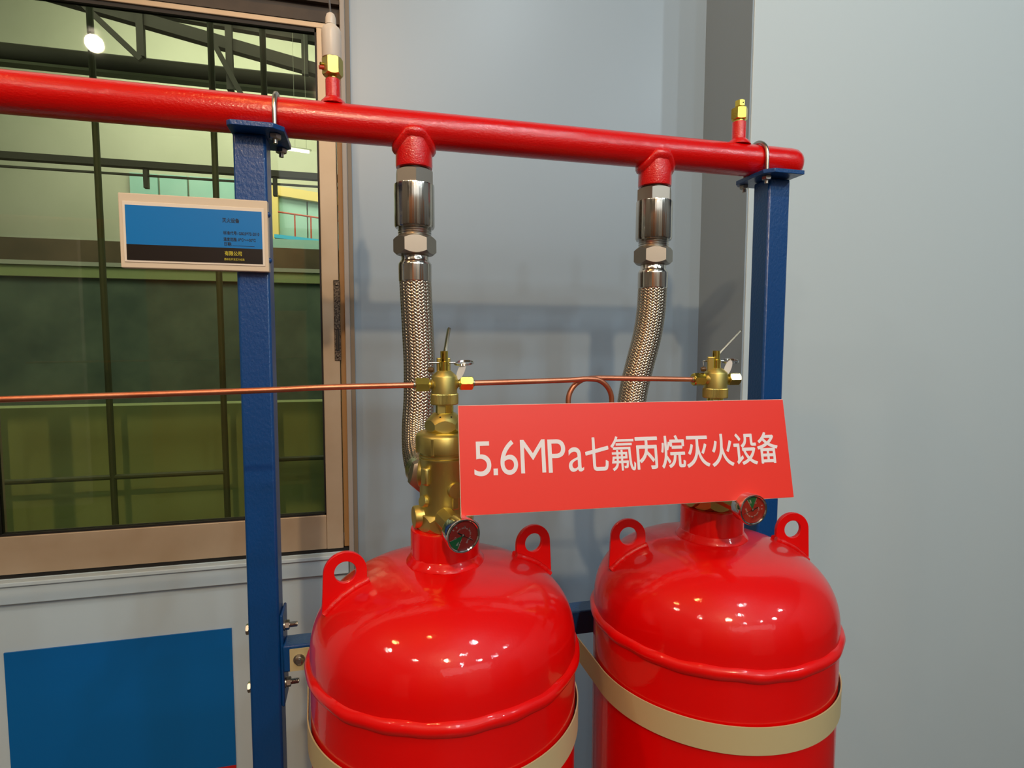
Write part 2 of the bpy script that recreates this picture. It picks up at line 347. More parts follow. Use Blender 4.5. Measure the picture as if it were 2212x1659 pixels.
fb = thing('far_gallery', 'pale yellow framed gallery with cyan windows far beyond the glass', 'gallery', (-.9, 6.9, 2.5))
beam('yellow_beam', -1.02, 3.105, .4, 2.955, .10, 6.93, .1, SHEDY, fb)
obj('yellow_column', box(bmesh.new(), -.955, -.894, 6.85, 6.99, 2.50, 3.08), SHEDY, fb, smooth=0)
for k in range(4): obj('cyan_pane', box(bmesh.new(), -.893+k*.30, -.893+k*.30+.285, 6.95, 6.98, 2.50, 3.04), SHEDC, fb, smooth=0)
for k in range(5): obj('pale_pane', box(bmesh.new(), -2.35+k*.28, -2.35+k*.28+.26, 6.95, 6.98, 2.45, 3.20), SHEDC, fb, smooth=0)
gl = thing('gallery_railing', 'thin red railing in front of the far cyan windows', 'railing', (-.7, 6.6, 2.5))
obj('top_rail', tube(bmesh.new(), [(-.862, 6.6, 2.805), (.3, 6.6, 2.690)], .009, 8), RAILR, gl)
for x in (-.698, -.536, -.374, -.2): obj('baluster', tube(bmesh.new(), [(x, 6.6, 0), (x, 6.6, 2.79+(-.698-x)*.098)], .008, 8), RAILR, gl)
lg = thing('blue_ledge', 'bright blue ledge below the far red railing', 'ledge', (-.6, 6.4, 2.45))
beam('blue_board', -.872, 2.514, .4, 2.410, .036, 6.4, .1, SHEDB, lg); obj('pale_board', box(bmesh.new(), -.95, .4, 6.15, 6.33, 2.36, 2.452), SHEDC, lg, smooth=0)
for x in (-.9, .3): obj('support_leg', box(bmesh.new(), x-.03, x+.03, 6.3, 6.42, 0, 2.42), SHEDG, lg, smooth=0)
bs = thing('timber_stack', 'brown stacked material behind a pale rail beyond the window', 'stack', (-.6, 4.6, 0))
for k in range(10):
    z = .1+k*.2025; obj('layer', box(bmesh.new(), -2.4+random.uniform(-.1, .1), .9+random.uniform(-.1, .1), 4.5+random.uniform(0, .02), 5.2, z, z+.198), SHEDBR, bs, smooth=0)
pr = thing('pale_handrail', 'pale horizontal rail in front of the brown stack beyond the glass', 'rail', (-.6, 4.3, 1.93))
obj('rail', box(bmesh.new(), -5.9, 2.9, 4.26, 4.31, 1.922, 1.948), SHEDW, pr, smooth=0); obj('fascia', box(bmesh.new(), -5.9, 2.9, 4.275, 4.30, 1.851, 1.921), PARAP, pr, smooth=0)
# ================================================================ BLUE FRAME
def post(x0, x1, lab):
    r = thing('support_post', lab, 'post', ((x0+x1)/2, .967, 0))
    bm = bmesh.new(); box(bm, x0, x1, .944, .990, .005, 1.7555)
    obj('square_tube', bm, BLUE, r, smooth=35, bevel=.004)
    return r
pL = post(-.1835, -.1375, 'blue square post left, under the steel u-bolt beside the window')
pR = post(.733, .779, 'blue square post at the right end of the red header pipe')
for p_ in (pL, pR):
    x = p_.location.x; obj('foot_plate', box(bmesh.new(), x-.06, x+.06, .907, 1.027, 0, .006), BLUE, p_, smooth=0)
def toplate(p, x0, x1, cut):
    c = .014
    pts = [(x0+.006, .913), (x1-c, .913), (x1, .913+c), (x1, 1.021-c), (x1-c, 1.021), (x0+.006, 1.021), (x0, 1.015), (x0, .919)]
    if cut: pts = [(x0+c, .913), (x1, .913), (x1, 1.021), (x0+c, 1.021), (x0, 1.021-c), (x0, .913+c)]
    bm = bmesh.new(); M = Matrix(((1, 0, 0, 0), (0, 0, 1, 0), (0, 1, 0, 1.7595), (0, 0, 0, 1)))
    prism(bm, pts, .0076, M); obj('top_plate', bm, BLUE, p, smooth=30, bevel=.001)
    obj('weld', lathe(bmesh.new(), [(.034, 1.748), (.030, 1.7557)], (p.location.x, .967, 0), n=4), BLUE, p) if False else None
toplate(pL, -.186, -.109, False); toplate(pR, .706, .783, True)
# U-bolts over the pipe
PY, PZ, PR = .972, 1.792, .0288
def ubolt(x, lab):
    r = thing('pipe_u_bolt', lab, 'u-bolt', (x, PY, 1.7635), 'u-bolts clamping the header pipe')
    path = [(x, PY-.0328, 1.742), (x, PY-.0328, 1.775)] + [(x, PY-.0328*math.cos(a), PZ+.0328*math.sin(a)) for a in [PI*k/14 for k in range(15)]] + [(x, PY+.0328, 1.775), (x, PY+.0328, 1.742)]
    obj('bent_rod', tube(bmesh.new(), path, .0036, 12), ZINC, r)
    for s in (-1, 1): obj('nut', hexnut(bmesh.new(), .0088, 1.7485, 1.7553, (x, PY+s*.0328, 0), rot=.3), ZINC, r)
ubolt(-.124, 'steel u-bolt clamping the red pipe onto the left blue post')
ubolt(.723, 'steel u-bolt clamping the red pipe near its right end')
# crossbeam with end flange
cb = thing('crossbeam', 'blue steel crossbeam running behind the red cylinders', 'beam', (.3, .95, .928))
bm = bmesh.new(); box(bm, -.1324, .7325, .935, .973, .928, .971); obj('beam_tube', bm, BLUE, cb, smooth=30, bevel=.0025)
fl = obj('flange_plate', box(bmesh.new(), -.1373, -.1325, .945, .995, .866, 1.017), BLUE, cb, smooth=30, bevel=.002)
def bolt(z, lab):
    r = thing('hex_bolt', lab, 'bolt', (-.131, .958, z), 'bolts through the left post')
    obj('shank', tube(bmesh.new(), [(-.184, .958, z), (-.112, .958, z)], .0040, 14), ZINC, r)
    obj('washer', lathe(bmesh.new(), [(.0085, 0), (.0085, .0016)], (-.1323, .958, z), (1, 0, 0), 24), ZINC, r)
    obj('nut', hexnut(bmesh.new(), .0078, .0017, .0082, (-.1323, .958, z), (1, 0, 0), rot=.2), ZINC, r)
    obj('head', hexnut(bmesh.new(), .0085, 0, .005, (-.1838, .958, z), (-1, 0, 0), rot=.1), ZINC, r)
    bm = bmesh.new()
    for k in range(8): lathe(bm, [(.0040, 0), (.0045, .0007), (.0040, .0014)], (-.1235+k*.0013, .958, z), (1, 0, 0), 16, caps=False)
    obj('thread', bm, ZINC, r)
bolt(.995, 'upper steel hex bolt through the left blue post'); bolt(.8997, 'lower steel hex bolt through the left blue post')

# ================================================================ HEADER PIPE
hp = thing('header_pipe', 'long red painted header pipe across the top of both posts', 'pipe', (0, PY, PZ))
bm = bmesh.new(); lathe(bm, [(PR, -1.2)] + [(PR, -1.2+i*.05) for i in range(1, 40)] + [(PR, .793), (PR*.97, .803), (PR*.84, .811), (PR*.6, .816), (.004, .818)], (0, PY, PZ), (1, 0, 0), 48)
obj('pipe_body', bm, REDB, hp)
def ragged(prof, o, n, amp, seed):
    rnd = random.Random(seed); bm = bmesh.new(); lathe(bm, prof, o, (0, 0, 1), n, caps=True)
    for v in bm.verts:
        d = Vector((v.co.x-o[0], v.co.y-o[1], 0))
        if d.length > 1e-4: v.co += d.normalized()*rnd.uniform(-amp, amp) + Vector((0, 0, rnd.uniform(-amp, amp)))
    return bm
for x in (.0825, .5135):
    s = obj('branch_socket', lathe(bmesh.new(), [(.0293, -.006), (.0295, -.035), (.0297, -.0585), (.0290, -.0618), (.0240, -.0625), (.0215, -.058)], (x, PY, PZ), n=40), REDP, hp)
    bm = bmesh.new(); rnd = random.Random(3); n = 56; rows = []      # weld collar follows the saddle line on the pipe
    def sad(r_, a): return -math.sqrt(PR**2-min(abs(r_*math.sin(a)), PR*.965)**2)
    for R, dz in ((.0292, -.0125), (.0325, -.0105), (.0352, -.0060), (.0358, -.0010), (.0335, .0035), (.0290, .0050)):
        row = []
        for i in range(n):
            a = 2*PI*i/n
            row.append(bm.verts.new((x+R*math.cos(a)+rnd.uniform(-.0004, .0004), PY+R*math.sin(a)*(.95 if R > .03 else 1), PZ+sad(.0305, a)+dz+rnd.uniform(-.0005, .0005))))
        rows.append(row)
    for A, B in zip(rows, rows[1:]):
        for i in range(n): bm.faces.new((A[i], A[(i+1) % n], B[(i+1) % n], B[i]))
    obj('weld_bead', bm, REDP, s, smooth=60)
for x, r, z1 in ((-.0418, .0113, 1.8567), (.6846, .0125, 1.860)):
    s = obj('threaded_stub', lathe(bmesh.new(), [(r, PZ+.02), (r, z1-.001), (r*.9, z1), (r*.5, z1)], (x, PY, 0), n=32), REDP, hp)
    obj('weld_bead', ragged([(r*1.75, PZ+.0255), (r*1.6, PZ+.0305), (r*1.25, PZ+.0345), (r*1.0, PZ+.037)], (x, PY, 0), 36, .0005, 5), REDP, s, smooth=75)
# pressure switch
ps = thing('pressure_switch', 'white plastic pressure switch on a brass nut above the red pipe', 'switch', (-.0418, PY, 1.8567))
lx, ly = -.0418, PY
obj('thread_neck', lathe(bmesh.new(), [(.0072, 1.8555), (.0072, 1.866)], (lx, ly, 0), n=24), BRASSP, ps)
obj('brass_nut', hexnut(bmesh.new(), .0158, 1.8615, 1.8885, (lx, ly, 0), rot=.62, ch=.2), BRASS, ps)
obj('housing', lathe(bmesh.new(), [(.0142, 1.8875), (.0146, 1.889), (.0148, 1.924), (.0145, 1.929), (.0125, 1.933), (.0085, 1.9365), (.0080, 1.9375)], (lx-.001, ly, 0), n=40), WHITEP, ps)
obj('cable_gland', lathe(bmesh.new(), [(.0082, 1.9378), (.0078, 1.948), (.0060, 1.9535), (.0035, 1.9555)], (lx-.0015, ly, 0), n=32), WHITEP, ps)
obj('cable', tube(bmesh.new(), catmull([(lx-.0015, ly, 1.955), (lx-.004, ly, 1.985), (lx-.012, ly+.02, 2.08), (lx-.02, ly+.05, 2.5), (lx-.02, ly+.05, 3.99)], 8), .0016, 8), mat('grey_cable', srgb(96, 92, 88), .5), ps)
obj('red_screw', tube(bmesh.new(), [(lx-.013, ly-.004, 1.8715), (lx-.0195, ly-.006, 1.8705)], .003, 12), mat('red_screw_plastic', srgb(190, 60, 30), .4), ps)
obj('yellow_cap', tube(bmesh.new(), [(lx-.0135, ly-.004, 1.8765), (lx-.018, ly-.006, 1.8760)], .0026, 12), BRASSP, ps)
# brass plug fitting
pf = thing('brass_plug_fitting', 'shiny brass hex fitting on the right stub of the red pipe', 'fitting', (.6846, PY, 1.860))
obj('neck', lathe(bmesh.new(), [(.0100, 1.8585), (.0100, 1.8645)], (.6846, PY, 0), n=24), BRASSP, pf)
obj('hex_body', hexnut(bmesh.new(), .0150, 1.8635, 1.8845, (.6846, PY, 0), rot=.25, ch=.14), BRASSP, pf)
obj('stem', lathe(bmesh.new(), [(.0056, 1.884), (.0056, 1.8885)], (.6846, PY, 0), n=20), BRASSP, pf)
obj('hex_cap', hexnut(bmesh.new(), .0094, 1.8875, 1.8985, (.6852, PY, 0), rot=.4), BRASSP, pf)
obj('vent_hole', lathe(bmesh.new(), [(.0010, 0), (.0010, .0006)], (.6852+.001, PY-.0082, 1.893), (0, -1, 0), 10), GASK, pf)

# ================================================================ HOSES
def braid(path, R, N=16, pitch=.085, amp=.0007):
    bm = bmesh.new(); P = catmull(path, 24); L = [0]
    for a, b in zip(P, P[1:]): L.append(L[-1]+(b-a).length)
    T, Nn = frames(P); tot = L[-1]
    def at(s):
        lo = 0; hi = len(L)-1
        while hi-lo > 1:
            m = (lo+hi)//2
            if L[m] <= s: lo = m
            else: hi = m
        f = (s-L[lo])/(L[hi]-L[lo]); return P[lo].lerp(P[hi], f), T[lo].lerp(T[hi], f).normalized(), Nn[lo].lerp(Nn[hi], f).normalized()
    step = pitch/(2*N)/3; ns = int(tot/step); samp = [at(min(i*step, tot)) for i in range(ns+1)]
    wid = pitch/N*.47      # half width measured along the hose
    for sgn in (1, -1):
        for k in range(N):
            rows = []
            for i in range(ns+1):
                s = i*step; p, t, n = samp[i]; b = t.cross(n); th = sgn*2*PI*s/pitch + 2*PI*k/N
                rad = R + sgn*amp*math.cos(2*PI*N*s/pitch)
                row = []
                for q, dr in ((-1, -.0005), (-.6, .0001), (0, .0003), (.6, .0001), (1, -.0005)):
                    e = n*math.cos(th)+b*math.sin(th)
                    row.append(bm.verts.new(p + e*(rad+dr) + t*(q*wid)))
                rows.append(row)
            for A, B in zip(rows, rows[1:]):
                for j in range(4): bm.faces.new((A[j], A[j+1], B[j+1], B[j]))
    return bm
def hose(x, pts, lab, end):
    r = thing('braided_hose', lab, 'hose', (x, PY, 1.55))
    o = (x, PY, 0)
    obj('thread_neck', lathe(bmesh.new(), [(.0235, 1.722), (.0235, 1.7335)], o, n=32), DARKM, r)
    obj('upper_hex', hexnut(bmesh.new(), .0325, 1.700, 1.7262, o, rot=.0 if x < .3 else .45, ch=.13), NUTS, r)
    obj('check_valve_sleeve', lathe(bmesh.new(), [(.0300, 1.7045), (.0322, 1.7035), (.0325, 1.7015), (.0325, 1.6375), (.0310, 1.6345), (.0270, 1.6340)], o, n=64), STEEL, r)
    bm = bmesh.new(); lathe(bm, [(.0262, 1.636), (.0262, 1.632)]+[(.0262+(.001 if k % 2 else 0), 1.632-k*.0018) for k in range(1, 8)], o, n=40, caps=False)
    obj('thread', bm, ZINC, r)
    obj('lower_hex', hexnut(bmesh.new(), .0350, 1.5915, 1.6205, o, rot=.48 if x < .3 else .2, ch=.2), NUTS, r)
    obj('ferrule', lathe(bmesh.new(), [(.0225, 1.5925), (.0225, 1.5835), (.0240, 1.581), (.0268, 1.577), (.0270, 1.574), (.0268, 1.549), (.0255, 1.5475)], o, n=48), STEEL, r)
    obj('inner_tube', tube(bmesh.new(), catmull(pts, 16), .0236, 24), DARKM, r)
    b = obj('braid', braid(pts, .0252), BRAID, r, smooth=50, recalc=False)
    e0 = Vector(end[0]); e1 = Vector(end[1]); d = (e1-e0)
    L = d.length
    obj('end_ferrule', lathe(bmesh.new(), [(.0262, -.012), (.0265, .012), (.0235, .015)], e0, d, 40), STEEL, r)
    obj('end_hex', hexnut(bmesh.new(), .0300, .014, .034, e0, d, rot=.3), NUTS, r)
    obj('end_spigot', lathe(bmesh.new(), [(.0185, .030), (.0185, L)], e0, d, 32), BRASS, r)
    return r
A1 = (.1003, .752); A2 = (.5030, .752)
hose(.0825, [(.0825, PY, 1.552), (.0845, PY, 1.505), (.0865, PY+.001, 1.46), (.088, PY, 1.41), (.087, PY-.004, 1.355), (.0835, PY-.010, 1.31), (.082, PY-.030, 1.277), (.083, PY-.060, 1.258), (.0845, PY-.086, 1.252)],
     'braided steel hose hanging behind the brass valve of the front cylinder', ((.0848, PY-.092, 1.251), (A1[0], A1[1]+.02, 1.246)))
hose(.5135, [(.5135, PY, 1.552), (.5110, PY, 1.505), (.504, PY, 1.46), (.491, PY, 1.41), (.478, PY-.002, 1.36), (.470, PY-.010, 1.315), (.470, PY-.030, 1.28), (.479, PY-.060, 1.258), (.486, PY-.086, 1.252)],
     'braided steel hose beside the right valve, running down behind the red sign', ((.4875, PY-.092, 1.251), (A2[0], A2[1]+.02, 1.246)))

# ================================================================ CYLINDERS
def cylinder(ax, lab, adir):
    x0, y0 = ax; r = thing('gas_cylinder', lab, 'cylinder', (x0, y0, 0))
    R, z0, H, nn, mm = .1745, 1.048, .114, 2.35, 2.6
    prof = [(.10, .004), (.165, .006), (R, .03)] + [(R, .03+.01*k) for k in range(1, 3)] + [(R, .5), (R, .9), (R, 1.030), (R, z0)]
    for k in range(1, 30):
        a = PI/2*k/30; rr = R*math.cos(a)
        prof.append((rr, z0+H*(1-(rr/R)**nn)**(1/mm)))
    prof.append((.002, z0+H))
    obj('shell', lathe(bmesh.new(), prof, (x0, y0, 0), n=128), RED, r, smooth=50)
    bm = lathe(bmesh.new(), [(R-.002, 1.0312), (R+.0020, 1.0335), (R+.0052, 1.0385), (R+.0060, 1.0425), (R+.0044, 1.0472), (R+.0012, 1.0498), (R-.002, 1.0515)], (x0, y0, 0), n=160, caps=False)
    rnd = random.Random(int(x0*1000)); ph = [rnd.uniform(0, 6) for _ in range(4)]
    for v in bm.verts:
        a = math.atan2(v.co.y-y0, v.co.x-x0)
        v.co.z += .0007*math.sin(9*a+ph[0])+.0005*math.sin(23*a+ph[1]); d = Vector((v.co.x-x0, v.co.y-y0, 0)).normalized(); v.co += d*(.0005*math.sin(17*a+ph[2]))
    obj('weld_ring', bm, RED, r, smooth=80)
    obj('neck', lathe(bmesh.new(), [(.0455, 1.155), (.0455, 1.2025), (.0448, 1.2045), (.0430, 1.2052), (.037, 1.2052)], (x0, y0, 0), n=64), RED, r)
    obj('neck_weld', ragged([(.0520, 1.1595), (.0512, 1.1622), (.0488, 1.1650), (.0464, 1.1685), (.0452, 1.1705)], (x0, y0, 0), 60, .0004, 11), RED, r, smooth=75)
    # lifting lugs: radial plates
    c, s = math.cos(adir), math.sin(adir)
    for sg in (-1, 1):
        M = Matrix(((sg*c, -sg*s, 0, x0), (sg*s, sg*c, 0, y0), (0, 0, 1, 0), (0, 0, 0, 1)))
        sc_, zc, Ro, rh = .1305, 1.163, .0265, .0133
        n = 40; outer = []; hole = []
        for i in range(n):
            a = 2*PI*i/n
            if math.sin(a) >= -.01: q = (sc_+Ro*math.cos(a), zc+Ro*math.sin(a))
            else:
                t = (a-PI)/PI   # 0..1 across the foot from inner side to outer side
                if t < .22: q = (sc_-Ro-.001*t, zc-.030*t/.22)
                elif t > .78: q = (sc_+Ro+.0025*(1-t)/.22, zc-.052*(1-t)/.22)
                else:
                    k = (t-.22)/.56; q = (sc_-Ro+k*(2*Ro+.0022), zc-.030-.022*k - .004*math.sin(PI*k))
            outer.append(q); hole.append((sc_+rh*math.cos(a), zc+.001+rh*math.sin(a)))
        lug = obj('lifting_lug', prism(bmesh.new(), outer, .0062, M, hole), RED, r, smooth=35, bevel=.0008)
        # weld bead along the foot
        rnd = random.Random(8); bm = bmesh.new()
        def dz(rr): return z0+H*max(0, 1-(rr/R)**nn)**(1/mm)
        for side in (-1, 1):
            pth = []
            for k in range(24):
                rr = .1025+k*(.054/23); pth.append(M @ Vector((rr, side*.0036+rnd.uniform(-.0006, .0006), dz(rr)+.0018+rnd.uniform(-.0004, .0004))))
            tube(bm, pth, .0042, 8)
        obj('weld_bead', bm, REDP, lug, smooth=70)
    return r
cy1 = cylinder(A1, 'red gas cylinder in front, left of the two, under the sign corner', math.radians(10))
cy2 = cylinder(A2, 'red gas cylinder on the right, partly under the red sign', math.radians(-7))

# straps
def strap(ax, xl, xr, lab, tabx):
    x0, y0 = ax; R = .1772; z0, z1 = .9425, .9785; t = .0016; yb = .9335
    # polyline plan: tab left on the beam -> tangent -> front arc -> tangent -> back on the beam
    pts = [(tabx-.015, yb), (tabx+.014, yb), (xl, yb-.006)]
    def tangent(px, py, side):
        d = math.hypot(px-x0, py-y0); b = math.acos(R/d); a = math.atan2(py-y0, px-x0); return a + side*b
    aL = tangent(xl, yb-.006, 1); aR = tangent(xr, yb-.006, -1)
    while aR < aL: aR += 2*PI
    n = 90
    for i in range(n+1):
        a = aL+(aR-aL)*i/n; pts.append((x0+R*math.cos(a), y0+R*math.sin(a)))
    pts += [(xr, yb-.006), (xr+.004, yb), (xr+.012, yb)]
    m = len(pts); ctr = Vector((x0, y0)); bm = bmesh.new(); rows = []
    for i, p in enumerate(pts):
        p = Vector(p); a = Vector(pts[max(i-1, 0)]); b = Vector(pts[min(i+1, m-1)]); d = (b-a).normalized(); nrm = Vector((d.y, -d.x))
        drop = 0
        if i < 3: drop = -.012
        if i >= m-3: drop = -.012
        q = p + nrm*t
        rows.append([bm.verts.new((p.x, p.y, z0+drop)), bm.verts.new((p.x, p.y, z1+drop)), bm.verts.new((q.x, q.y, z1+drop)), bm.verts.new((q.x, q.y, z0+drop))])
    for A, B in zip(rows, rows[1:]):
        for i in range(4): bm.faces.new((A[i], A[(i+1) % 4], B[(i+1) % 4], B[i]))
    bm.faces.new(rows[0]); bm.faces.new(rows[-1][::-1])
    r = thing('cylinder_strap', lab, 'strap', (tabx, yb, .95)); obj('band', bm, CREAM, r, smooth=30)
    hb = obj('bolt_head', hexnut(bmesh.new(), .0072, .0012, .0062, (tabx-.001, yb-.002, .949), (0, -1, 0), rot=.2), ZINC, r)
    obj('washer', lathe(bmesh.new(), [(.0088, 0), (.0088, .0013)], (tabx-.001, yb-.0016, .949), (0, -1, 0), 28), ZINC, r)
    lathe(bm := bmesh.new(), [(.0040, 0), (.0040, .0004)], (tabx-.001, yb-.0082, .949), (0, -1, 0), 20); obj('head_face', bm, ZINC, hb)
strap(A1, -.092, .283, 'cream steel strap around the left red cylinder, bolted to the beam', -.107)
strap(A2, .330, .690, 'cream steel strap around the right red cylinder', .3125)

# ================================================================ BRASS VALVES
def knurl(bm, r, z0, z1, o, n=72):
    prof = []
    rings = []
    for z, k in ((z0, .97), (z0+.0012, 1), (z1-.0012, 1), (z1, .97)):
        rings.append([bm.verts.new((o[0]+(r*k-(.00045 if i % 2 else 0))*math.cos(PI*i/n), o[1]+(r*k-(.00045 if i % 2 else 0))*math.sin(PI*i/n), z)) for i in range(2*n)])
    for A, B in zip(rings, rings[1:]):
        for i in range(2*n): bm.faces.new((A[i], A[(i+1) % (2*n)], B[(i+1) % (2*n)], B[i]))
    bm.faces.new(rings[0][::-1]); bm.faces.new(rings[-1]); return bm
def valve(ax, lab):
    x0, y0 = ax; r = thing('cylinder_valve', lab, 'valve', (x0, y0, 1.205)); o = (x0, y0, 0)
    obj('base_flange', hexnut(bmesh.new(), .0400, 1.2045, 1.2270, o, rot=.15, sides=8, ch=.25), BRASS, r)
    bd = obj('valve_body', lathe(bmesh.new(), [(.0345, 1.222), (.0332, 1.232), (.0332, 1.295), (.0340, 1.2965), (.0340, 1.2985), (.0328, 1.2995), (.0340, 1.3005), (.0340, 1.3025), (.0328, 1.3035), (.0330, 1.308)], o, n=72), BRASS, r)
    def boss(name, ang, z, rad, d0, d1, sides=0, elev=0):
        d = Vector((math.cos(ang)*math.cos(elev), math.sin(ang)*math.cos(elev), math.sin(elev))); bm = bmesh.new()
        if sides: hexnut(bm, rad, d0, d1, (x0, y0, z), d, sides=sides)
        else: lathe(bm, [(rad*1.08, d0), (rad, d1-.0012), (rad*.94, d1), (rad*.9, d1)], (x0, y0, z), d, 36)
        return obj(name, bm, BRASS, bd, smooth=35)
    boss('round_boss', math.radians(-74), 1.2600, .0105, .025, .0362)
    bm = bmesh.new(); Mz = Matrix.Translation((x0, y0, 0)) @ Matrix.Rotation(math.radians(-74), 4, 'Z'); box(bm, .025, .0345, -.0052, .0052, 1.235, 1.253, Mz); obj('rib', bm, BRASS, bd, smooth=0, bevel=.0015)
    bm = bmesh.new(); box(bm, .030, .0350, -.0004, .0004, 1.2515, 1.2690, Mz @ Matrix.Translation((.0015, 0, 0))); obj('slot_rib', bm, BRASS, bd, smooth=0)
    bm = bmesh.new(); Mz = Matrix.Translation((x0, y0, 0)) @ Matrix.Rotation(math.radians(-143), 4, 'Z'); box(bm, .028, .0385, -.0060, .0060, 1.266, 1.2895, Mz); obj('side_rib', bm, BRASS, bd, smooth=30, bevel=.003)
    boss('outlet_stub', math.radians(168), 1.2760, .0175, .024, .0345)
    boss('side_port', math.radians(-172), 1.2215, .0145, .025, .0425)
    boss('side_plug', math.radians(-150), 1.2360, .0075, .028, .0385, elev=.25)
    boss('outlet', math.radians(103), 1.2460, .0205, .02, .042)
    cn = obj('collar', lathe(bmesh.new(), [(.0345, 1.3062), (.0372, 1.3072), (.0375, 1.3085), (.0375, 1.3275), (.0362, 1.3295), (.0325, 1.3320), (.024, 1.3325)], o, n=72), BRASS, r)
    for a in (-122, -62, -2, 58, 118, 178):
        bm = bmesh.new(); Mz = Matrix.Translation((x0, y0, 0)) @ Matrix.Rotation(math.radians(a), 4, 'Z'); box(bm, .034, .0380, -.0022, .0022, 1.3055, 1.3275, Mz); obj('collar_key', bm, BRASS, cn, smooth=0, bevel=.0007)
    hx = bmesh.new(); hexnut(hx, .0262, 1.3322, 1.3490, o, rot=.42, ch=.30); h_ = obj('hex_bonnet', hx, BRASS, r)
    obj('bonnet_cone', lathe(bmesh.new(), [(.0225, 1.3480), (.0214, 1.3497), (.0150, 1.3562), (.0140, 1.3566)], o, n=48), BRASS, h_)
    for a in (-115, -70, -25):
        t = math.radians(a); obj('vent_hole', lathe(bmesh.new(), [(.0011, 0), (.0011, .0005)], (x0+.0185*math.cos(t), y0+.0185*math.sin(t), 1.3528), (math.cos(t)*.7, math.sin(t)*.7, .75), 12), GASK, h_)
    nk = obj('bonnet_neck', lathe(bmesh.new(), [(.0118, 1.356), (.0118, 1.369)], o, n=36), BRASSP, r)
    obj('neck_flat', box(bmesh.new(), x0-.0108, x0-.0005, y0-.0124, y0-.004, 1.3565, 1.3685), BRASS, nk, smooth=0, bevel=.0006)
    return r
valve(A1, 'large cast brass valve on the neck of the left cylinder')
valve(A2, 'cast brass valve on the right cylinder, mostly hidden by the red sign')

def actuator(ax, lab, levdir, brk):
    x0, y0 = ax; r = thing('valve_actuator', lab, 'actuator', (x0, y0, 1.368)); o = (x0, y0, 0)
    obj('knurled_ring', knurl(bmesh.new(), .0182, 1.3680, 1.3822, o), BRASS, r, smooth=0)
    bd = obj('actuator_body', lathe(bmesh.new(), [(.0150, 1.3815), (.0168, 1.3825), (.0168, 1.4040), (.0163, 1.4052), (.0090, 1.4118), (.0060, 1.4120)], o, n=56), BRASS, r)
    obj('stem_base', lathe(bmesh.new(), [(.0066, 1.4110), (.0066, 1.4240), (.0052, 1.4245)], o, n=32), BRASSP, r)
    # slotted stem: two half cheeks
    ca, sa = math.cos(levdir), math.sin(levdir)
    Ms = Matrix.Translation((x0, y0, 0)) @ Matrix.Rotation(levdir, 4, 'Z'); bm = bmesh.new()
    for sg in (-1, 1):
        prof = [(.0050*math.cos(a), sg*(.0013+.0036*math.sin(a))) for a in [PI*k/10 for k in range(11)]]
        lo = [bm.verts.new(Ms @ Vector((px, py, 1.424))) for px, py in prof]; hi = [bm.verts.new(Ms @ Vector((px, py, 1.4375))) for px, py in prof]
        for i in range(len(prof)): j = (i+1) % len(prof); bm.faces.new((lo[i], lo[j], hi[j], hi[i]))
        bm.faces.new(lo[::-1]); bm.faces.new(hi)
    obj('slotted_stem', bm, BRASSP, r, smooth=30)
    Mb = Matrix.Translation((x0, y0, 0)) @ Matrix.Rotation(brk, 4, 'Z'); bm = bmesh.new(); box(bm, .0035, .0125, -.0088, .0088, 1.406, 1.4285, Mb)
    obj('pin_block', bm, BRASS, r, smooth=0, bevel=.0012)
    return r
ac1 = actuator(A1, 'brass actuator head with lever on the left cylinder valve', math.radians(62), math.radians(90))
ac2 = actuator(A2, 'brass actuator head with lever on the right cylinder valve', math.radians(8), math.radians(150))
def lever(r, a, b, wv, th=.0014, hw=.0036):
    a, b, wv = Vector(a), Vector(b), Vector(wv).normalized(); d = (b-a).normalized(); n = d.cross(wv).normalized(); wv = n.cross(d)
    pts = [(0, -hw), ((b-a).length-hw, -hw)] + [((b-a).length-hw+hw*math.cos(t), hw*math.sin(t)) for t in [-PI/2+PI*k/8 for k in range(1, 8)]] + [((b-a).length-hw, hw), (0, hw)]
    bm = bmesh.new(); prism(bm, pts, th*2, basis(a, d, n, wv)); obj('lever', bm, mat('lever_steel', srgb(140, 132, 116), .3, 1), r, smooth=30, bevel=.0003)
lever(ac1, (A1[0]-.0005, A1[1], 1.4262), (A1[0]+.0095, A1[1]+.020, 1.4685), (.3, -1, .3))
lever(ac2, (A2[0]-.001, A2[1], 1.4275), (A2[0]+.0440, A2[1]+.004, 1.4680), (0, -.85, .6))
